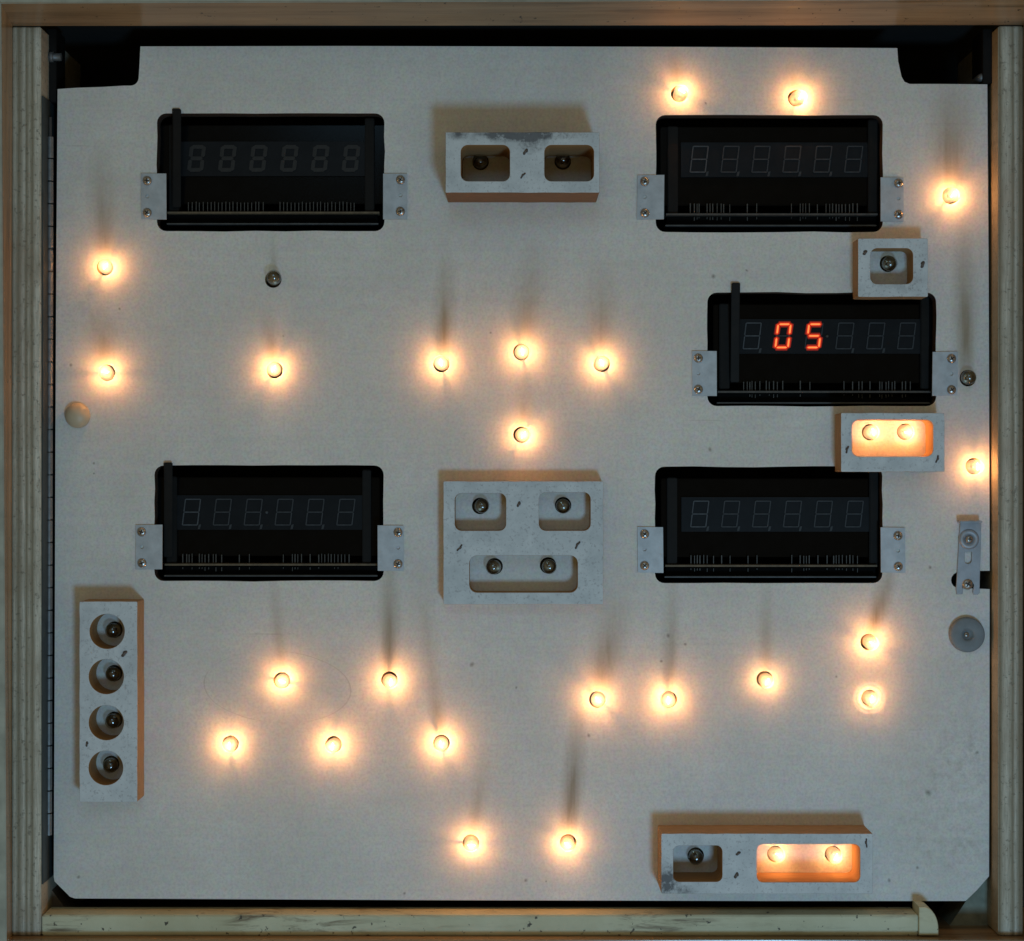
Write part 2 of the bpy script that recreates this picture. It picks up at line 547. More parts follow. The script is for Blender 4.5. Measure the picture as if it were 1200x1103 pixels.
M['window_dim'] = simple('digit_window_dim', (0.011, 0.012, 0.014), 0.4, var=0.15, **{'Specular IOR Level': 0.12})
M['seg'] = simple('unlit_segment', (0.052, 0.062, 0.074), 0.6, var=0.35, scale=300)
M['seg_faint'] = simple('unlit_segment_faint', (0.027, 0.033, 0.040), 0.6, var=0.4, scale=300)
M['seg_brown'] = simple('unlit_segment_brown', (0.0155, 0.0155, 0.016), 0.6, var=0.3, scale=300)
M['seg_red'] = make_emit('lit_segment_rim', (1.0, 0.045, 0.006), 0.62)
M['seg_core'] = make_emit('lit_segment_core', (1.0, 0.21, 0.05), 1.7)
M['seg_glow'] = make_emit('lit_segment_halo', (1.0, 0.03, 0.004), 0.17)  # dim red haze round the lit bars, put in as a glowing layer
M['pin'] = simple('pin_metal', (0.07, 0.067, 0.062), 0.5, 0.3, var=0.3, scale=900)
M['pcb'] = simple('board_edge_fibre', (0.13, 0.095, 0.055), 0.6, var=0.3, scale=200)
M['pcb_dark'] = simple('board_edge_dark', (0.07, 0.06, 0.052), 0.55, var=0.3, scale=200)
M['rail_line'] = simple('mount_rail_metal', (0.075, 0.078, 0.08), 0.45, 0.3, var=0.3)
M['glass_on'] = make_glass(True)
M['glass_off'] = make_glass(False)
M['filament_on'] = make_emit('glowing_filament', (1.0, 0.72, 0.38), 26.0)
M['filament_off'] = simple('cold_filament', (0.25, 0.24, 0.23), 0.4, 0.8)
M['lead'] = simple('lead_wire', (0.22, 0.21, 0.19), 0.45, 0.5)
M['base'] = simple('lamp_base_metal', (0.36, 0.30, 0.22), 0.4, 0.7, var=0.3, scale=300)
M['socket'] = simple('lamp_socket', (0.030, 0.026, 0.022), 0.7)
M['dome'] = simple('cream_plastic', (0.56, 0.47, 0.33), 0.42, var=0.08, scale=60)
M['rubber'] = simple('grey_plastic_disc', (0.20, 0.23, 0.25), 0.6, var=0.12, scale=160, bump=0.15)
M['latch'] = simple('latch_steel', (0.36, 0.39, 0.43), 0.5, 0.4, var=0.16, scale=130)
M['staple'] = simple('rusty_staple', (0.13, 0.105, 0.095), 0.6, 0.4, var=0.4, scale=400)

# ------------------------------------------------------------------ the cabinet round the panel
cab = link(bpy.data.objects.new('cabinet', None))
cab.location = (0, 0, 0)
tag(cab, 'wooden cabinet frame round the lamp panel, striped plywood edges at both sides', 'cabinet')

def board(name, mats, front, df, back, db, parent=cab, bev=0.0006):
    bm = bmesh.new()
    hexa(bm, [P(x, y, df) for x, y in front], [P(x, y, db) for x, y in back])
    if bev:
        bevel_all(bm, bev, 2)
    return obj_bm(name, bm, mats, parent)

def straight_board(name, mat, x0, y0, x1, y1, df, db, parent=cab, bev=0.0008):
    bm = bmesh.new()
    pxbox(bm, x0, y0, x1, y1, df, db)
    if bev:
        bevel_all(bm, bev, 2)
    return obj_bm(name, bm, mat, parent)

F = 0.018
def two_tone(o, front_mat):
    """painted front edge on a wooden board"""
    me = o.data
    me.materials.append(front_mat)
    for p in me.polygons:
        if p.normal.y < -0.9:
            p.material_index = 1
# top board: slanted inner face
two_tone(board('top_board', M['trim_x'], [(-40, -60), (1240, -60), (1240, -1), (-40, 4)], 0.052, [(-40, -60), (1240, -60), (1240, 30), (-40, 31)], F), M['trim_front'])
two_tone(board('side_board', M['trim_z'], [(-60, -20), (1.0, -20), (8, 1130), (-60, 1130)], 0.052, [(-60, -20), (15, -20), (14, 1130), (-60, 1130)], F - 0.0005), M['trim_front'])
board('side_board', M['trim_z'], [(1214, -20), (1260, -20), (1260, 1130), (1214, 1130)], 0.052, [(1199, -20), (1260, -20), (1260, 1130), (1200, 1130)], F - 0.0005)
a, b = P(-40, 1097, F), P(1240, 1150, F)
bm = bmesh.new()
add_box(bm, a.x, b.x, -0.030, 0.10, b.z, a.z)
bevel_all(bm, 0.0008, 2)
obj_bm('bottom_board', bm, M['trim_x'], cab)
o = straight_board('plywood_strip', M['ply_l'], 14.0, 31.5, 48, 1096.5, F, -0.10)
o['label'] = 'grey green striped plywood edge beside the hinge'
o = straight_board('plywood_strip', M['ply_r'], 1170, 30.5, 1199, 1096.5, F, -0.10)
o['label'] = 'striped plywood edge beside the latch'
straight_board('ledge', M['ledge'], 49, 1072.5, 1076.5, 1096.6, F - 0.0005, -0.007)
# rounded block closing the ledge
a, b = P(1077, 1096.6, F + 0.002), P(1100, 1063, F + 0.002)
r = 0.010
pts = [(a.x, a.z), (b.x, a.z)] + [(b.x - r + r * math.cos(t_ * math.pi / 16), b.z - 1.6 * r + 1.6 * r * math.sin(t_ * math.pi / 16)) for t_ in range(9)] + [(a.x, b.z)]
plate('ledge_end_block', pts, [], F + 0.002, 0.022, [M['ledge'], M['ledge']], cab, 0.0008)
def prism(name, pix, df, db, mat):
    w = [XZ(x, y, df) for x, y in pix]
    plate(name, w, [], df, df - db, [mat, mat], cab, 0.0)
prism('corner_gusset', [(1112, 1086), (1161, 1013), (1161, 1086)], -0.012, -0.05, M['gusset'])
prism('corner_gusset', [(51, 1086), (51, 1030), (92, 1086)], -0.012, -0.05, M['gusset_raw'])
straight_board('back_board', M['void'], -60, -80, 1260, 1200, -0.10, -0.11, bev=0)
straight_board('ceiling_board', M['void'], -40, -60, 1240, 14, F - 0.001, -0.0995, bev=0)
# small steel rod and stop showing in the dark gaps at the top corners
bm = bmesh.new()
p = P(52, 67, -0.004)
tube(bm, [p, p + Vector((0.012, 0, 0))], 0.0028, 12)
tube(bm, [p + Vector((0.004, 0, 0)), p + Vector((0.0065, 0, 0))], 0.0038, 12)
obj_bm('pivot_bolt', bm, M['hinge'], cab)
bm = bmesh.new()
p = P(1150, 91, -0.004)
lathe(bm, [(0.0, 0.003), (0.0022, 0.0025), (0.003, 0.0), (0.003, -0.02)], 14, p)
obj_bm('stop_screw', bm, M['hinge'], cab)
straight_board('corner_plate', M['rail'], 1152, 34, 1165, 98, 0.001, -0.03, bev=0.0004)
straight_board('corner_plate', M['rail'], 54, 34, 66, 120, -0.004, -0.03, bev=0.0004)

# ------------------------------------------------------------------ displays: cut-outs, brackets
DISPLAYS = [
    dict(cut=(184, 133, 450.5, 271), bl=(165, 203.5, 195, 257), br=(449, 203.5, 477, 257), sl=((172.7, 212), (172.7, 249.5)), sr=((469.5, 211), (469.3, 248)),
         dig=(219, 170), post=(203, 128.5), style='dim', label='unlit score display with dark block digits, upper left of the panel'),
    dict(cut=(768.5, 135, 1034.5, 272), bl=(747, 205, 778, 257.5), br=(1032, 208, 1059, 259.5), sl=((755.4, 213), (755.7, 250)), sr=((1053, 215), (1053, 251.6)),
         dig=(808, 171), post=None, style='clear', label='unlit score display just below the two top right bulbs'),
    dict(cut=(829, 343, 1097, 476), bl=(811, 411.5, 840, 464), br=(1093, 412, 1122, 464), sl=((818.4, 420), (818.4, 456.5)), sr=((1115, 420.5), (1115, 457)),
         dig=(870, 378), post=(857, 332), style='lit', label='score display with the glowing red digits 05'),
    dict(cut=(181, 545.6, 449.6, 681), bl=(159, 615, 190, 667.5), br=(442.5, 616, 473, 669), sl=((166, 623.5), (166.5, 660)), sr=((466.6, 624), (466.6, 661)),
         dig=(213, 584.5), post=(193, 542), style='clear', label='unlit score display above the oval pencil line, left of the four-bulb block'),
    dict(cut=(767.6, 547, 1034, 683.5), bl=(747, 618, 777.5, 671), br=(1032, 618.5, 1061, 671), sl=((755.4, 626), (755.4, 663)), sr=((1052.3, 628), (1052.6, 664)),
         dig=(808.6, 586.7), post=None, style='clear', label='unlit score display partly under the lit two-bulb block'),
]

# ------------------------------------------------------------------ lamps: position, lit, label
G1 = 'lamps on the white panel'
BULBS = [
    (797, 111, 1, 'lit bulb above the upper right display, left one of that pair'),
    (934, 115, 1, 'lit bulb above the upper right display, right one of that pair'),
    (1113, 229, 1, 'lit bulb near the right edge, above and right of the single-bulb block'),
    (124, 313, 1, 'lit bulb below the upper left display, upper one by the hinge'),
    (125, 438, 1, 'lit bulb just above the cream dome button by the hinge'),
    (321, 433, 1, 'lit bulb directly below the lone unlit bulb under the upper left display'),
    (518, 426, 1, 'lit bulb at the left end of the arc of three in the middle'),
    (611, 413, 1, 'lit bulb at the top of the arc of three in the middle'),
    (704, 426, 1, 'lit bulb at the right end of the arc of three in the middle'),
    (612, 510, 1, 'lit bulb right above the four-bulb block in the centre'),
    (1141, 547, 1, 'lit bulb at the right edge above the steel latch'),
    (331, 798, 1, 'lit bulb inside the faint pencil oval at the lower left'),
    (456, 798, 1, 'lit bulb with tall soot streak, right of the pencil oval'),
    (270, 872, 1, 'lit bulb lower left, nearest the column block of four round holes'),
    (392, 873, 1, 'lit bulb in the lower left row of three, middle one'),
    (517, 871, 1, 'lit bulb in the lower left row of three, right end'),
    (701, 819, 1, 'lit bulb with a slanting soot streak, left of the pair below the centre right'),
    (783, 819, 1, 'lit bulb of the pair below the lower right display, right one'),
    (897, 797, 1, 'lit bulb alone below the middle of the lower right display'),
    (1019, 752, 1, 'lit bulb with slanting soot streak left of the grey disc'),
    (1019, 818, 1, 'lit bulb set deep within ridges shaped as rings of light, lowest on the right'),
    (552, 987, 1, 'lit bulb at the bottom edge, left one of two'),
    (665, 988, 1, 'lit bulb at the bottom edge under the longest soot streak'),
    (321, 327, 0, 'unlit bulb alone below the upper left display'),
    (1134, 443, 0, 'unlit bulb beside the right bracket of the lit 05 display'),
]
BLOCKS = [
    # px rect of front face, depth, holes (rounded rects or circles), bulbs, staples, label
    dict(name='lamp_block', rect=(522, 155, 702.5, 226), depth=0.046, holes=[(540, 170, 597.5, 212.5, 8), (638, 170, 696, 212.5, 8)],
         bulbs=[(563.5, 188, 0, 'unlit bulb in the left recess of the top scorched block'), (659.5, 188, 0, 'unlit bulb in the right recess of the top scorched block')],
         staples=[(616, 178, 35), (613, 206, 40)], label='deep grey white two-bulb block at the top with scorched upper edge'),
    dict(name='lamp_block', rect=(519.5, 564, 707, 708.5), depth=0.018, holes=[(533, 578, 593, 622, 8), (631.5, 577, 692, 622, 8), (550, 651, 677, 694.5, 9)],
         bulbs=[(563, 594, 0, 'unlit bulb in the upper left recess of the centre block'), (660, 593, 0, 'unlit bulb in the upper right recess of the centre block'),
                (580, 665, 0, 'unlit bulb on the left of the wide recess in the centre block'), (643, 664, 0, 'unlit bulb on the right of the wide recess in the centre block')],
         staples=[(608, 591, 35), (538.5, 642, 40), (677, 639, 40)], label='largest grey white block in the centre with three recesses'),
    dict(name='lamp_block', rect=(93, 705, 161, 940), depth=0.024, holes=[('c', 125.5, 740, 20.5), ('c', 124.5, 793, 20.5), ('c', 124.5, 847, 20.5), ('c', 124, 900, 20.2)],
         bulbs=[(132, 739, 0, 'unlit bulb in the top round hole of the column block'), (131.5, 791, 0, 'unlit bulb in the second round hole of the column block'),
                (132, 845, 0, 'unlit bulb in the third round hole of the column block'), (128, 897, 0, 'unlit bulb in the bottom round hole of the column block')],
         staples=[(145.5, 766, 30), (102, 872, 20)], label='tall narrow block with four round holes at the lower left'),
    dict(name='lamp_block', rect=(1005.5, 279.5, 1087.5, 348), depth=0.020, holes=[(1020, 291, 1070, 333, 8)],
         bulbs=[(1043, 308, 0, 'unlit bulb in the small single-recess block at the right')],
         staples=[(1013.5, 296, 20), (1081, 310, 15)], label='small single-bulb block overlapping the top of the 05 display'),
    dict(name='lamp_block', rect=(985.5, 484, 1107, 553), depth=0.024, holes=[(998.5, 492, 1093.5, 535, 8)],
         bulbs=[(1022, 506.5, 1, 'lit bulb on the left in the glowing block below the 05 display'), (1063, 506, 1, 'lit bulb on the right in the glowing block below the 05 display')],
         staples=[(993, 527, 20), (1098, 538, 25)], label='glowing two-bulb block between the 05 display and the display below'),
    dict(name='lamp_block', rect=(775, 977, 1023, 1047.5), depth=0.031, holes=[(789, 991, 846.5, 1033.5, 7), (887, 989.5, 1008, 1034, 7)],
         bulbs=[(816, 1005, 0, 'unlit bulb in the left recess of the bottom block'), (910, 1003, 1, 'lit bulb left of two in the glowing recess of the bottom block'),
                (978, 1003, 1, 'lit bulb right of two in the glowing recess of the bottom block')],
         staples=[(865, 1000, 40), (863, 1026, 40), (1015.5, 988, 5)], label='long block at the bottom right, one dark recess and one glowing'),
]

# ------------------------------------------------------------------ the panel
def arc_px(cx, cy, r, a0, a1, n=6):
    return [(cx + r * math.cos(math.radians(a0 + (a1 - a0) * i / n)), cy - r * math.sin(math.radians(a0 + (a1 - a0) * i / n))) for i in range(n + 1)]

out = [(67.5, 104.5), (90, 103), (120, 102), (145, 100.5)] + arc_px(153, 91, 9.5, 270, 355, 5) + [(163.5, 75), (164.5, 54.5), (400, 54), (800, 55), (1051.5, 56.5), (1052.5, 72), (1056.5, 90), (1060, 96), (1066, 98.5), (1100, 98.5), (1157, 99),
       (1158.5, 300), (1159.5, 560), (1159.8, 669), (1122, 669.5)] + arc_px(1124, 680, 9.5, 110, 250, 6) + [(1159.8, 690.5), (1159.5, 860), (1159, 1027), (1145, 1043), (1131.5, 1056), (900, 1056), (500, 1055), (200, 1053.5), (88, 1053), (82, 1051), (64, 1033), (63, 1028), (64, 800), (65, 500), (66, 300)]
holes = []
for dsp in DISPLAYS:
    l, t_, r_, b_ = dsp['cut']
    pts = rrect(*XZ(l, b_), *XZ(r_, t_), 11 * S, 5)
    # hand-routed: let the long edges wander a little
    rough = []
    for i, q in enumerate(pts):
        n_ = pts[(i + 1) % len(pts)]
        rough.append(q)
        L = math.hypot(n_[0] - q[0], n_[1] - q[1])
        if L > 0.03:
            for k in range(1, 7):
                f = k / 7
                rough.append((q[0] + (n_[0] - q[0]) * f + random.uniform(-.7, .7) * S, q[1] + (n_[1] - q[1]) * f + random.uniform(-.7, .7) * S))
    holes.append(rough)
HOLE_R = 9.7 * S
all_bulbs = []
for x, y, lit, lb in BULBS:
    dx, dy = random.uniform(-1.2, 1.2), random.uniform(-1.4, 0.9)
    if (x, y) == (1019, 818):
        dx, dy = 0, 0
    holes.append(circle(*XZ(x + dx, y + dy), HOLE_R * (1.0 if (x, y) == (1019, 818) else 1.0), 24))
    all_bulbs.append((P(x, y), lit, lb, 'lamps on the white panel'))
for B in BLOCKS:
    for x, y, lit, lb in B['bulbs']:
        w = P(x, y, 0.006)
        w.y = 0
        k = 1.0 / S
        holes.append(circle(w.x + random.uniform(-.6, .6) * S, w.z + random.uniform(-.2, .9) * S, HOLE_R, 24))
        all_bulbs.append((w, lit, lb, 'lamps inside the raised blocks'))
panel = plate('lamp_insert', [XZ(x, y) for x, y in out], holes, 0.0, 0.0125, [M['panel'], M['panel_edge'], M['hole_wood']], spots=[(p.x, p.z, 0.0078, 0.0078) for p, *_ in all_bulbs])
tag(panel, 'white painted plywood panel with soot streaks, carrying all the bulbs and displays', 'panel')

# ------------------------------------------------------------------ piano hinge
hinge = link(bpy.data.objects.new('piano_hinge', None))
hinge.location = P(58, 978, 0)
tag(hinge, 'long steel piano hinge along the left edge of the panel', 'hinge')
hinge_inv = -hinge.location
kb = bmesh.new()
step = 26.4
h_k = (step - 1.7) * S
tube(kb, [(0, 0, 0), (0, 0, h_k)], 3.9 * S, 16, caps=False)
kme = bpy.data.meshes.new('knuckle')
kb.to_mesh(kme)
kb.free()
kme.materials.append(M['hinge'])
y = 978
i = 0
while y - step > 135:
    x = 58.6 + (550 - y) * 0.0022
    p = P(x, y, 0.0) + hinge_inv
    p.y = -0.0015 - (0.00018 if i % 2 else 0)
    obj_me('knuckle', kme, hinge, p)
    y -= step
    i += 1
bm = bmesh.new()
a = P(57.5, 978) + hinge_inv
b = P(59.5, 139) + hinge_inv
tube(bm, [(a.x, -0.0015, a.z - .0005), (b.x, -0.0015, b.z + .0005)], 1.9 * S, 8)
obj_bm('hinge_pin', bm, M['hinge'], hinge)
bm = bmesh.new()
lx = P(48, 0, F).x + hinge_inv.x
add_box(bm, lx + 0.0002, lx + 0.0012, -F + 0.0012, 0.02, P(0, 1030).z + hinge_inv.z, P(0, 118).z + hinge_inv.z)
obj_bm('hinge_leaf', bm, M['leaf'], hinge)

# ------------------------------------------------------------------ screws (shared mesh, two sizes)
def screw_mesh(name, r, h, mats, cross=True):
    bm = bmesh.new()
    lathe(bm, [(r, -0.0006), (r, h * 0.25), (r * 0.9, h * 0.62), (r * 0.62, h * 0.92), (r * 0.25, h * 1.0), (0, h)], 18)
    if cross:
        for ang in (0, math.pi / 2):
            vs_, fs = add_box(bm, -r * 0.52, r * 0.52, -h * 1.04, -h * 0.7, -r * 0.13, r * 0.13, 1)
            bmesh.ops.rotate(bm, verts=vs_, cent=(0, 0, 0), matrix=Matrix.Rotation(ang, 3, 'Y'))
    me = bpy.data.meshes.new(name)
    bm.to_mesh(me)
    bm.free()
    for m in mats:
        me.materials.append(m)
    return me
SCREW = screw_mesh('screw', 5.4 * S, 0.0021, [M['screw'], M['slot_dark']])

def place_screw(px, py, d, parent, origin, mesh=None, scale=1.0):
    o = obj_me('screw', mesh or SCREW, parent, P(px, py, d) - origin)
    o.rotation_euler = (0, random.uniform(0, 3), 0)
    o.scale = (scale,) * 3
    return o

# ------------------------------------------------------------------ displays
DW, DH, SL = 19.0, 31.5, 0.12
GD = -0.0105                                   # depth of the digit faces
KS = S * (D - GD) / D
def seg_poly(kind, th, inset=0.0):
    """outline (px, relative to the digit's lower left) of one bar of a seven-bar digit"""
    w, h = DW, DH
    e = th / 2 + inset * 0.0
    g = 0.15 + inset
    if kind in 'agd':
        yy = {'a': h - th / 2, 'g': h / 2, 'd': th / 2}[kind]
        e = th / 2 - inset
        pts = [(g + th * .45, yy), (g + th * .8, yy + e), (w - g - th * .8, yy + e), (w - g - th * .45, yy), (w - g - th * .8, yy - e), (g + th * .8, yy - e)]
    else:
        xx = {'f': th / 2, 'e': th / 2, 'b': w - th / 2, 'c': w - th / 2}[kind]
        y0, y1 = ((h / 2, h) if kind in 'fb' else (0, h / 2))
        e = th / 2 - inset
        pts = [(xx, y0 + g + th * .25), (xx + e, y0 + g + th * .6), (xx + e, y1 - g - th * .6), (xx, y1 - g - th * .25), (xx - e, y1 - g - th * .6), (xx - e, y0 + g + th * .6)]
    return [(x + y * SL, y) for x, y in pts]

def seg_mesh(name, kind, th, mats, lit=False):
    bm = bmesh.new()
    def prism_(poly, y0, y1, mi):
        f0 = [bm.verts.new((x * KS, y0, z * KS)) for x, z in poly]
        f1 = [bm.verts.new((x * KS, y1, z * KS)) for x, z in poly]
        n = len(poly)
        fs = [bm.faces.new(f0), bm.faces.new(f1[::-1])] + [bm.faces.new((f0[i], f1[i], f1[(i + 1) % n], f0[(i + 1) % n])) for i in range(n)]
        for f in fs:
            f.material_index = mi
    prism_(seg_poly(kind, th), -0.0003, 0.0002, 0)
    pl_ = seg_poly(kind, th)
    cx_, cy_ = sum(p[0] for p in pl_) / 6, sum(p[1] for p in pl_) / 6
    f_, g_ = (0.12, 0.7) if kind in 'agd' else (0.55, 0.12)
    if lit:
        prism_(seg_poly(kind, th, th * 0.30), -0.0005, -0.00031, 1)
        prism_([(x + (x - cx_) * f_, y + (y - cy_) * g_) for x, y in seg_poly(kind, th)], -0.00012, 0.0002, 2)
    bmesh.ops.recalc_face_normals(bm, faces=bm.faces)
    me = bpy.data.meshes.new(name)
    bm.to_mesh(me)
    bm.free()
    for m in mats:
        me.materials.append(m)
    return me

SEGS = {}
for st_, th, mats, lit in (('clear', 1.35, [M['seg']], False), ('faint', 1.35, [M['seg_faint']], False), ('dim', 4.6, [M['seg_brown']], False), ('lit', 4.3, [M['seg_red'], M['seg_core'], M['seg_glow']], True)):
    for k in 'abcdefg':
        SEGS[st_, k] = seg_mesh('segment', k, th, mats, lit)
bm = bmesh.new()
cpts = [(0, 0), (2.6, 0.6), (1.4, -5.0), (-1.2, -5.4)]
f0 = [bm.verts.new((x * KS, -0.0003, z * KS)) for x, z in cpts]
f1 = [bm.verts.new((x * KS, 0.0002, z * KS)) for x, z in cpts]
bm.faces.new(f0)
for i in range(4):
    bm.faces.new((f0[i], f1[i], f1[(i + 1) % 4], f0[(i + 1) % 4]))
bmesh.ops.recalc_face_normals(bm, faces=bm.faces)
COMMA = bpy.data.meshes.new('comma')
bm.to_mesh(COMMA)
bm.free()
COMMA.materials.append(M['seg_faint'])

pinmap = [0, 3, 6, 9, 12, 15, 18, 25, 29, 33, 40, 62, 72]
for idx, dsp in enumerate(DISPLAYS):
    l, t_, r_, b_ = dsp['cut']
    root = link(bpy.data.objects.new('score_display', None))
    base = P((l + r_) / 2, b_)
    root.location = base
    tag(root, dsp['label'], 'display', 'score displays set into the panel')
    def dbox(name, x0, y0, x1, y1, df, db, mat, bev=0.0):
        bm = bmesh.new()
        pxbox(bm, x0, y0, x1, y1, df, db)
        bmesh.ops.translate(bm, verts=bm.verts, vec=-base)
        if bev:
            bevel_all(bm, bev, 2)
        return obj_bm(name, bm, mat, root)
    dbox('housing', l - 9, t_ - 9, r_ + 9, b_ + 9, -0.034, -0.036, M['housing'])
    gx, gy = dsp['dig']
    gl, gr = gx - 12, gx + 36.2 * 5 + DW + 12
    dbox('glass_tube', gl - 22, t_ + 14, gr + 20, t_ + 106, -0.0125, -0.020, M['tube'], 0.0006)
    dbox('digit_window', gl + 2, gy - 4, gr + 2, gy + DH + 5, GD - 0.0003, -0.0125, M['window_dim'] if dsp['style'] == 'dim' else M['window'])
    dbox('side_rail', l + 14, t_ + 13, l + 26, b_ - 20, -0.009, -0.033, M['rail'], 0.0006)
    dbox('side_rail', r_ - (23, 17, 18, 25, 15)[idx], t_ + 5, r_ - (12, 6, 8, 15, 5)[idx], b_ - 20, -0.009, -0.033, M['rail'], 0.0006)
    dbox('board_edge', l + 12, t_ + 115.2, r_ - 6, t_ + 117.4, -0.006, -0.02, M['pcb'] if idx in (0, 3, 4) else M['pcb_dark'])
    dbox('mount_rail', l + 11, t_ + 128.5, r_ - 7, t_ + 130.2, -0.004, -0.012, M['rail_line'], 0.0003)
    dbox('lower_shelf', l + 13, t_ + 118.2, r_ - 8, t_ + 128.0, -0.0125, -0.02, M['housing'])
    # terminal pins, plus short bars modelled as their reflections
    bm = bmesh.new()
    rnd = random.Random(idx + 3)
    xs = []
    if dsp['style'] == 'dim':
        xs = [gx + 2 + 4.35 * k for k in range(21)] + [gx + 109 + 4.35 * k for k in range(21)]
    else:
        xs = [gx + 1 + q for q in (0, 4.6, 7.6, 10.6, 14.6, 19.5, 22.6, 26.5, 31, 36, 39.5, 46, 66.5, 78)] + [gx + 119 + q for q in (0, 10.5, 14, 17, 21, 31, 41.5, 45, 49, 52.4, 56, 60, 64, 68.5, 72, 77.5)]
        xs = [x for x in xs if rnd.random() > 0.07]
    for x in xs:
        jit = rnd.uniform(-.5, .5)
        top = t_ + 104 + rnd.uniform(-0.7, 0.7)
        w = rnd.uniform(0.38, 0.62) if dsp['style'] != 'dim' else 0.45
        pxbox(bm, x + jit - w, top, x + jit + w, t_ + 115.0, -0.0085, -0.0095)
        if dsp['style'] != 'dim' and rnd.random() < 0.75:
            pxbox(bm, x + jit - w * .8, t_ + 119.2, x + jit + w * .8, t_ + 119.2 + rnd.uniform(1.5, 5), -0.0095, -0.0105)  # bar below the board edge stands for the pin's reflection
    bmesh.ops.translate(bm, verts=bm.verts, vec=-base)
    pins = obj_bm('pins_and_reflections', bm, M['pin'], root)
    pins['kind'] = 'stuff'
    # digits
    for k in range(6):
        dg_ = bpy.data.objects.new('digit', None)
        dg_.location = P(gx + 36.2 * k, gy + DH, GD) - base
        link(dg_, root)
        shown = {1: 'abcdef', 2: 'afgcd'}.get(k, '') if dsp['style'] == 'lit' else ''
        if shown:
            dg_['label'] = 'glowing red digit ' + ('zero' if k == 1 else 'five')
        for sg in 'abcdefg':
            if dsp['style'] == 'dim':
                st_ = 'dim'
            elif sg in shown:
                st_ = 'lit'
            else:
                st_ = 'clear' if k == 0 else 'faint'
            obj_me('segment', SEGS[st_, sg], dg_)
        if dsp['style'] != 'dim' and k < 5 and not shown:
            obj_me('comma', COMMA, dg_, (KS * (DW + 1.0), 0, KS * 1.0))
    if idx in (2, 3):
        bm = bmesh.new()
        lathe(bm, [(0, 0.0006), (1.7 * S, 0.0004), (1.9 * S, -0.0003)], 12, P(gx + 36.2 * 2.72 + 1, gy + 16, GD) - base)
        obj_bm('centre_dot', bm, M['seg'] if idx == 3 else M['pin'], root)
    # tall clip standing at the left, leaning out through the cut-out
    if dsp['post']:
        px_, py_ = dsp['post']
        bm = bmesh.new()
        hexa(bm, [P(px_, py_, 0.0035), P(px_ + 9.6, py_, 0.0035), P(px_ + 9.0, b_ - 28, -0.006), P(px_ - 1.0, b_ - 28, -0.006)],
             [P(px_, py_, -0.0045), P(px_ + 9.6, py_, -0.0045), P(px_ + 9.0, b_ - 28, -0.0087), P(px_ - 1.0, b_ - 28, -0.0087)])
        # keep the shank clear of the panel: it passes in front of the upper rim
        for v in bm.verts:
            if v.co.y > 0.004 and v.co.z > P(0, t_ + 4).z:
                v.co.y = -0.0008
        bmesh.ops.translate(bm, verts=bm.verts, vec=-base)
        bevel_all(bm, 0.0005, 2)
        obj_bm('clip_post', bm, M['rail'], root)
    # brackets and their screws
    for rect, scr in ((dsp['bl'], dsp['sl']), (dsp['br'], dsp['sr'])):
        x0, y0, x1, y1 = rect
        a, b = P(x0, y1, 0.0013), P(x1, y0, 0.0013)
        mid = ((scr[0][0] + scr[1][0]) / 2, (scr[0][1] + scr[1][1]) / 2)
        tl = random.uniform(-0.6, 0.6) * S
        outer = [(a.x - tl, a.z), (b.x, a.z + tl), (b.x + tl, b.z), (a.x, b.z - tl)]
        hl = circle(*XZ(mid[0], mid[1] - 0.5, 0.0013), 2.2 * S, 14)
        br_ = plate('mounting_bracket', outer, [hl], 0.0013, 0.0012, [M['steel'], M['steel']], None, 0.0)
        br_.parent = root
        br_.location = -base
        # flange running back into the cut-out
        for sx, sy in scr:
            o = place_screw(sx, sy, 0.0013, br_, Vector((0, 0, 0)))

# ------------------------------------------------------------------ raised blocks
def staple_mesh():
    bm = bmesh.new()
    tube(bm, [(0, 0.0012, -5.0 * S), (0.0, -0.0003, -4.2 * S), (0.6 * S, -0.00035, 0), (0, -0.0003, 4.2 * S), (0, 0.0012, 5.0 * S)], 1.15 * S, 8)
    tube(bm, [(1.9 * S, 0.0010, -2.2 * S), (1.7 * S, -0.0002, 0.8 * S), (1.7 * S, 0.0010, 3.4 * S)], 0.9 * S, 8)
    me = bpy.data.meshes.new('staple')
    bm.to_mesh(me)
    bm.free()
    me.materials.append(M['staple'])
    return me
STAPLE = staple_mesh()
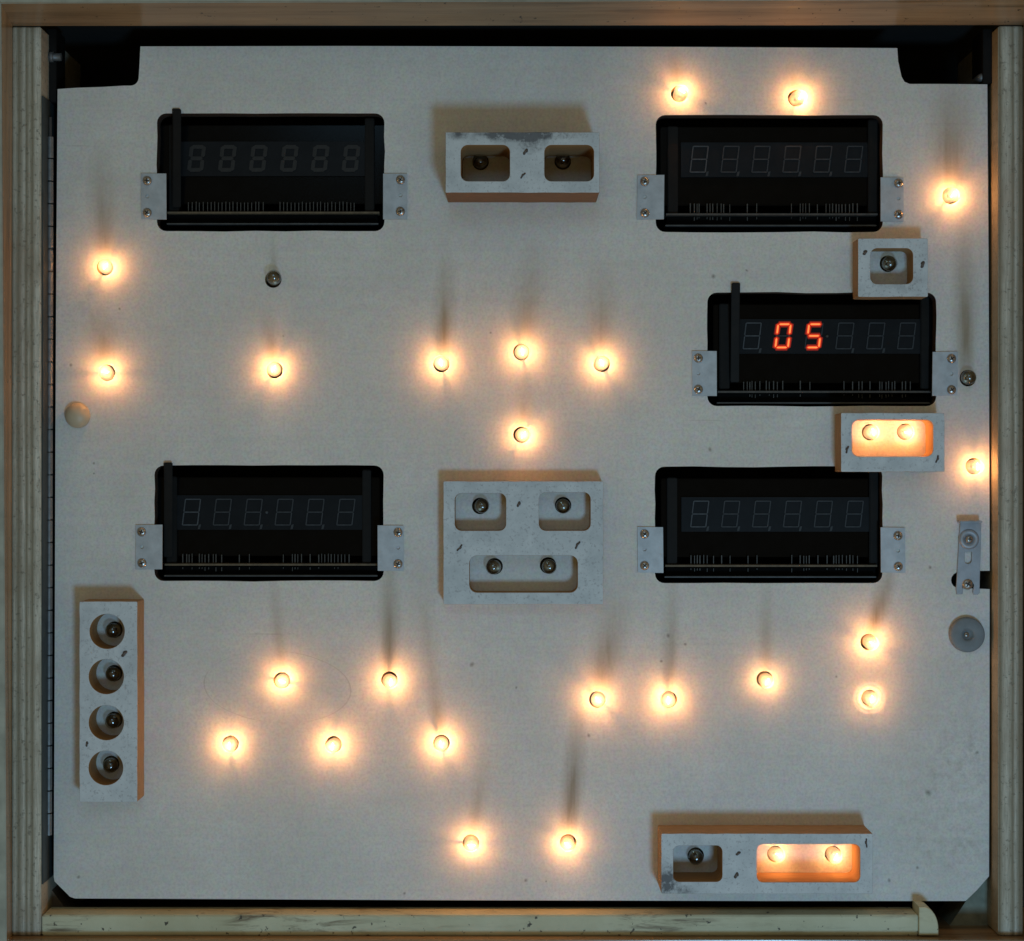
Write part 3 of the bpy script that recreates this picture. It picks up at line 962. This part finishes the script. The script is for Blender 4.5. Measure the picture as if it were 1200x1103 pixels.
# a second kind of fixing: driven deeper, one short bar in a torn dent
bm = bmesh.new()
tube(bm, [(-0.6 * S, 0.0010, -3.6 * S), (0, -0.00025, -2.6 * S), (0.5 * S, -0.0003, 2.4 * S), (0.9 * S, 0.0010, 3.4 * S)], 1.5 * S, 8)
tube(bm, [(-1.6 * S, 0.0006, -0.6 * S), (-1.2 * S, -0.00012, 1.4 * S), (-0.4 * S, 0.0008, 3.9 * S)], 0.7 * S, 6)
STAPLE_DEEP = bpy.data.meshes.new('staple')
bm.to_mesh(STAPLE_DEEP)
bm.free()
STAPLE_DEEP.materials.append(M['staple'])
for B in BLOCKS:
    x0, y0, x1, y1 = B['rect']
    d = B['depth']
    a, b = P(x0, y1, d), P(x1, y0, d)
    outer = []
    corners = rrect(a.x, a.z, b.x, b.z, 1.2 * S, 2)
    for i, q in enumerate(corners):
        n_ = corners[(i + 1) % len(corners)]
        outer.append(q)
        L = math.hypot(n_[0] - q[0], n_[1] - q[1])
        if L > 0.02:
            m_ = int(L / 0.006)
            for k in range(1, m_):
                f = k / m_
                outer.append((q[0] + (n_[0] - q[0]) * f + random.uniform(-.25, .25) * S, q[1] + (n_[1] - q[1]) * f + random.uniform(-.25, .25) * S))
    hl = []
    for h in B['holes']:
        if h[0] == 'c':
            hl.append(circle(*XZ(h[1], h[2], d), h[3] * S * (D - d) / D, 36))
        else:
            p, q = XZ(h[0], h[3], d), XZ(h[2], h[1], d)
            hl.append(rrect(p[0], p[1], q[0], q[1], h[4] * S, 6))
    boxes = [((min(q[0] for q in h_) + max(q[0] for q in h_)) / 2, (min(q[1] for q in h_) + max(q[1] for q in h_)) / 2,
              (max(q[0] for q in h_) - min(q[0] for q in h_)) / 2 + 0.0006, (max(q[1] for q in h_) - min(q[1] for q in h_)) / 2 + 0.0006) for h_ in hl]
    o = plate('lamp_block', outer, hl, d, d - 0.0003, [M['block'], M['mdf_dark'] if d > 0.04 else M['mdf'], M['mdf_inner']], None, 0.0004, boxes)
    tag(o, B['label'], 'block', 'raised lamp blocks fixed to the panel')
    for sx, sy, ang in B['staples']:
        s_ = obj_me('staple', random.choice((STAPLE, STAPLE_DEEP)), o, P(sx, sy, d))
        s_.rotation_euler = (0, math.radians(ang + random.uniform(-9, 9)), 0)
        s_.scale = (random.choice((-1, 1)) * random.uniform(0.7, 1.25), 1, random.uniform(0.75, 1.1))

# ------------------------------------------------------------------ lamps
def bulb_meshes():
    out_ = {}
    r = 8.5 * S
    prof = [(0.0042, -0.004), (0.0044, -0.0015), (0.0050, 0.001), (r, 0.0045), (r, 0.0085)]
    for i in range(1, 9):
        a = math.pi / 2 * i / 8
        prof.append((r * math.cos(a) if i < 8 else 0, 0.0085 + r * 0.92 * math.sin(a)))
    bm = bmesh.new()
    lathe(bm, prof, 28)
    me = bpy.data.meshes.new('glass')
    bm.to_mesh(me)
    bm.free()
    out_['glass'] = me
    bm = bmesh.new()
    lathe(bm, [(0, -0.0145), (0.0042, -0.0145), (0.0046, -0.012), (0.0046, -0.0035), (0.0041, -0.0025), (0, -0.002)], 20)
    me = bpy.data.meshes.new('base')
    bm.to_mesh(me)
    bm.free()
    me.materials.append(M['base'])
    out_['base'] = me
    bm = bmesh.new()
    lathe(bm, [(0, -0.0165), (0.0085, -0.0165), (0.0085, -0.0128), (0.0047, -0.0128), (0.0047, -0.0155), (0, -0.0155)], 20)
    me = bpy.data.meshes.new('socket')
    bm.to_mesh(me)
    bm.free()
    me.materials.append(M['socket'])
    out_['socket'] = me
    bm = bmesh.new()
    for s_ in (-1, 1):
        tube(bm, [(s_ * 0.0011, 0.0028, 0), (s_ * 0.0015, -0.002, 0), (s_ * 0.0024, -0.0078, 0), (s_ * 0.0023, -0.0098, 0)], 0.00019, 6)
    lathe(bm, [(0.0009, -0.003), (0.0013, -0.0005), (0.0009, 0.0018), (0, 0.002)], 10)
    me = bpy.data.meshes.new('lead_wires')
    bm.to_mesh(me)
    bm.free()
    me.materials.append(M['lead'])
    out_['lead'] = me
    bm = bmesh.new()
    tube(bm, [(-0.0023, -0.0097, 0), (-0.0012, -0.0100, 0.0003), (0, -0.0102, 0), (0.0012, -0.0100, -0.0003), (0.0023, -0.0097, 0)], 0.00022, 6)
    me = bpy.data.meshes.new('filament')
    bm.to_mesh(me)
    bm.free()
    out_['filament'] = me
    return out_
BM = bulb_meshes()
GL = {k: BM['glass'].copy() for k in (0, 1)}
FI = {k: BM['filament'].copy() for k in (0, 1)}
GL[1].materials.append(M['glass_on'])
GL[0].materials.append(M['glass_off'])
FI[1].materials.append(M['filament_on'])
FI[0].materials.append(M['filament_off'])
angs = {(125, 438): 0.0, (552, 987): 0.0, (518, 426): 80, (704, 426): 60, (612, 510): -60, (701, 819): 45, (783, 819): 85, (797, 111): 25, (456, 798): 90, (1141, 547): 88, (665, 988): 35}
for i, (pos, lit, lb, grp) in enumerate(all_bulbs):
    root = link(bpy.data.objects.new('light_bulb', None))
    sink = 0.0019 + random.uniform(-0.0010, 0.0010)
    if i == 20:
        sink = 0.0032
    root.location = (pos.x, sink, pos.z)
    key = (BULBS[i][0], BULBS[i][1]) if i < len(BULBS) else None
    ang = angs.get(key, random.uniform(-90, 90))
    # rotation about the viewing axis, with a small lean as lamps sit in loose sockets
    root.rotation_euler = (math.radians(random.uniform(-7, 5)), math.radians(ang), math.radians(random.uniform(-6, 6)))
    tag(root, lb, 'light bulb', grp)
    obj_me('glass', GL[lit], root)
    obj_me('base', BM['base'], root)
    obj_me('socket', BM['socket'], root)
    obj_me('lead_wires', BM['lead'], root)
    obj_me('filament', FI[lit], root)
    if lit:
        L = bpy.data.lights.new('bulb_glow', 'POINT')
        L.energy = BULB_POWER * random.uniform(0.78, 1.15) * (0.6 if i == 20 else 0.7 if i == 18 else 1.0 if i < len(BULBS) else 0.55)
        L.color = WARM
        L.shadow_soft_size = 0.0005
        lo = link(bpy.data.objects.new('bulb_glow', L), root)
        lo.location = (0, -0.0098, 0)
# low ridges added in place of the light rings round the deep-set lamp
bm = bmesh.new()
R0 = 12.0 * S
lathe(bm, [(R0, 0.0), (R0 + .0002, 0.0005), (R0 + .0010, 0.0007), (R0 + .0021, 0.0003), (R0 + .0030, 0.00032), (R0 + .0040, 0.0006), (R0 + .0052, 0.0003), (R0 + .0075, 0.00006)], 48, P(1019, 818))
o = obj_bm('light_rings', bm, M['panel'])
tag(o, 'pale ridges shaped as rings of light round the lowest lit bulb on the right', 'light rings')

# ------------------------------------------------------------------ button, disc, latch
bm = bmesh.new()
r = 14.6 * S
lathe(bm, [(r, 0.0002), (r * 1.0, 0.002)] + [(r * math.cos(math.pi / 2 * k / 9) if k < 9 else 0, 0.002 + 0.0065 * math.sin(math.pi / 2 * k / 9)) for k in range(1, 10)], 36, P(90, 487, 0.004) + Vector((0, 0.004, 0)))
o = obj_bm('dome_button', bm, M['dome'])
tag(o, 'cream domed bumper button beside the hinge', 'button')

dr = link(bpy.data.objects.new('bumper_disc', None))
dp = P(1132, 743.5)
dr.location = dp
tag(dr, 'round grey plastic disc with centre screw below the latch', 'disc')
bm = bmesh.new()
r = 20.4 * S
lathe(bm, [(r, 0.0002), (r, 0.0042), (r * 0.96, 0.0050), (r * 0.9, 0.0053), (r * 0.42, 0.0055), (r * 0.30, 0.0050), (r * 0.29, 0.0040), (0, 0.0040)], 44)
obj_bm('disc', bm, M['rubber'], dr)
place_screw(1132.6, 744, 0.0040, dr, dp, scale=0.62)

lt = link(bpy.data.objects.new('latch', None))
lp = P(1136, 698)
lt.location = lp
tag(lt, 'grey steel slotted latch plate with screws at the right edge', 'latch')
q = lambda x, y: (P(x, y, 0.002).x - lp.x, P(x, y, 0.002).z - lp.z)
slot = [q(1130.5, 647)] + [q(1130.5, 657)] + [q(1134.5 + 4 * math.cos(a), 657 + 4 * math.sin(a)) for a in (2.4, 1.57, 0.75)] + [q(1138.8, 657), q(1138.8, 647)]
outer = [q(1125.3, 612), q(1150, 613), q(1148, 695), q(1146, 697), q(1141, 697), q(1140, 694)] + [q(1134.5 + 7.0 * math.cos(a), 687 - 7.5 * math.sin(a)) for a in (-0.5, 0.2, 0.9, 1.57, 2.2, 2.9, 3.6)] + [q(1128.5, 694), q(1128, 696.5), q(1121, 696.5), q(1120.5, 690)]
o = plate('latch_plate', outer, [slot], 0.002, 0.0016, [M['latch'], M['latch']], lt, 0.0003)
bm = bmesh.new()
c = P(1135.5, 632, 0.002) - lp
c.y = 0
lathe(bm, [(12 * S, 0.0020), (11.2 * S, 0.0031), (9.2 * S, 0.0034), (6.4 * S, 0.0034), (5.8 * S, 0.0026), (0, 0.0026)], 28, c)
obj_bm('boss', bm, M['latch'], lt)
place_screw(1135.8, 632, 0.0026, lt, lp, scale=0.9)
place_screw(1133.5, 684.5, 0.0005, lt, lp, scale=1.25)
bm = bmesh.new()
a, b = P(1125, 616, 0.010) - lp, P(1151.5, 610.5, 0.010) - lp
add_box(bm, a.x, b.x, -0.010, -0.0006, b.z - 0.0014, b.z)
bevel_all(bm, 0.0004, 2)
obj_bm('bent_lip', bm, M['latch'], lt)
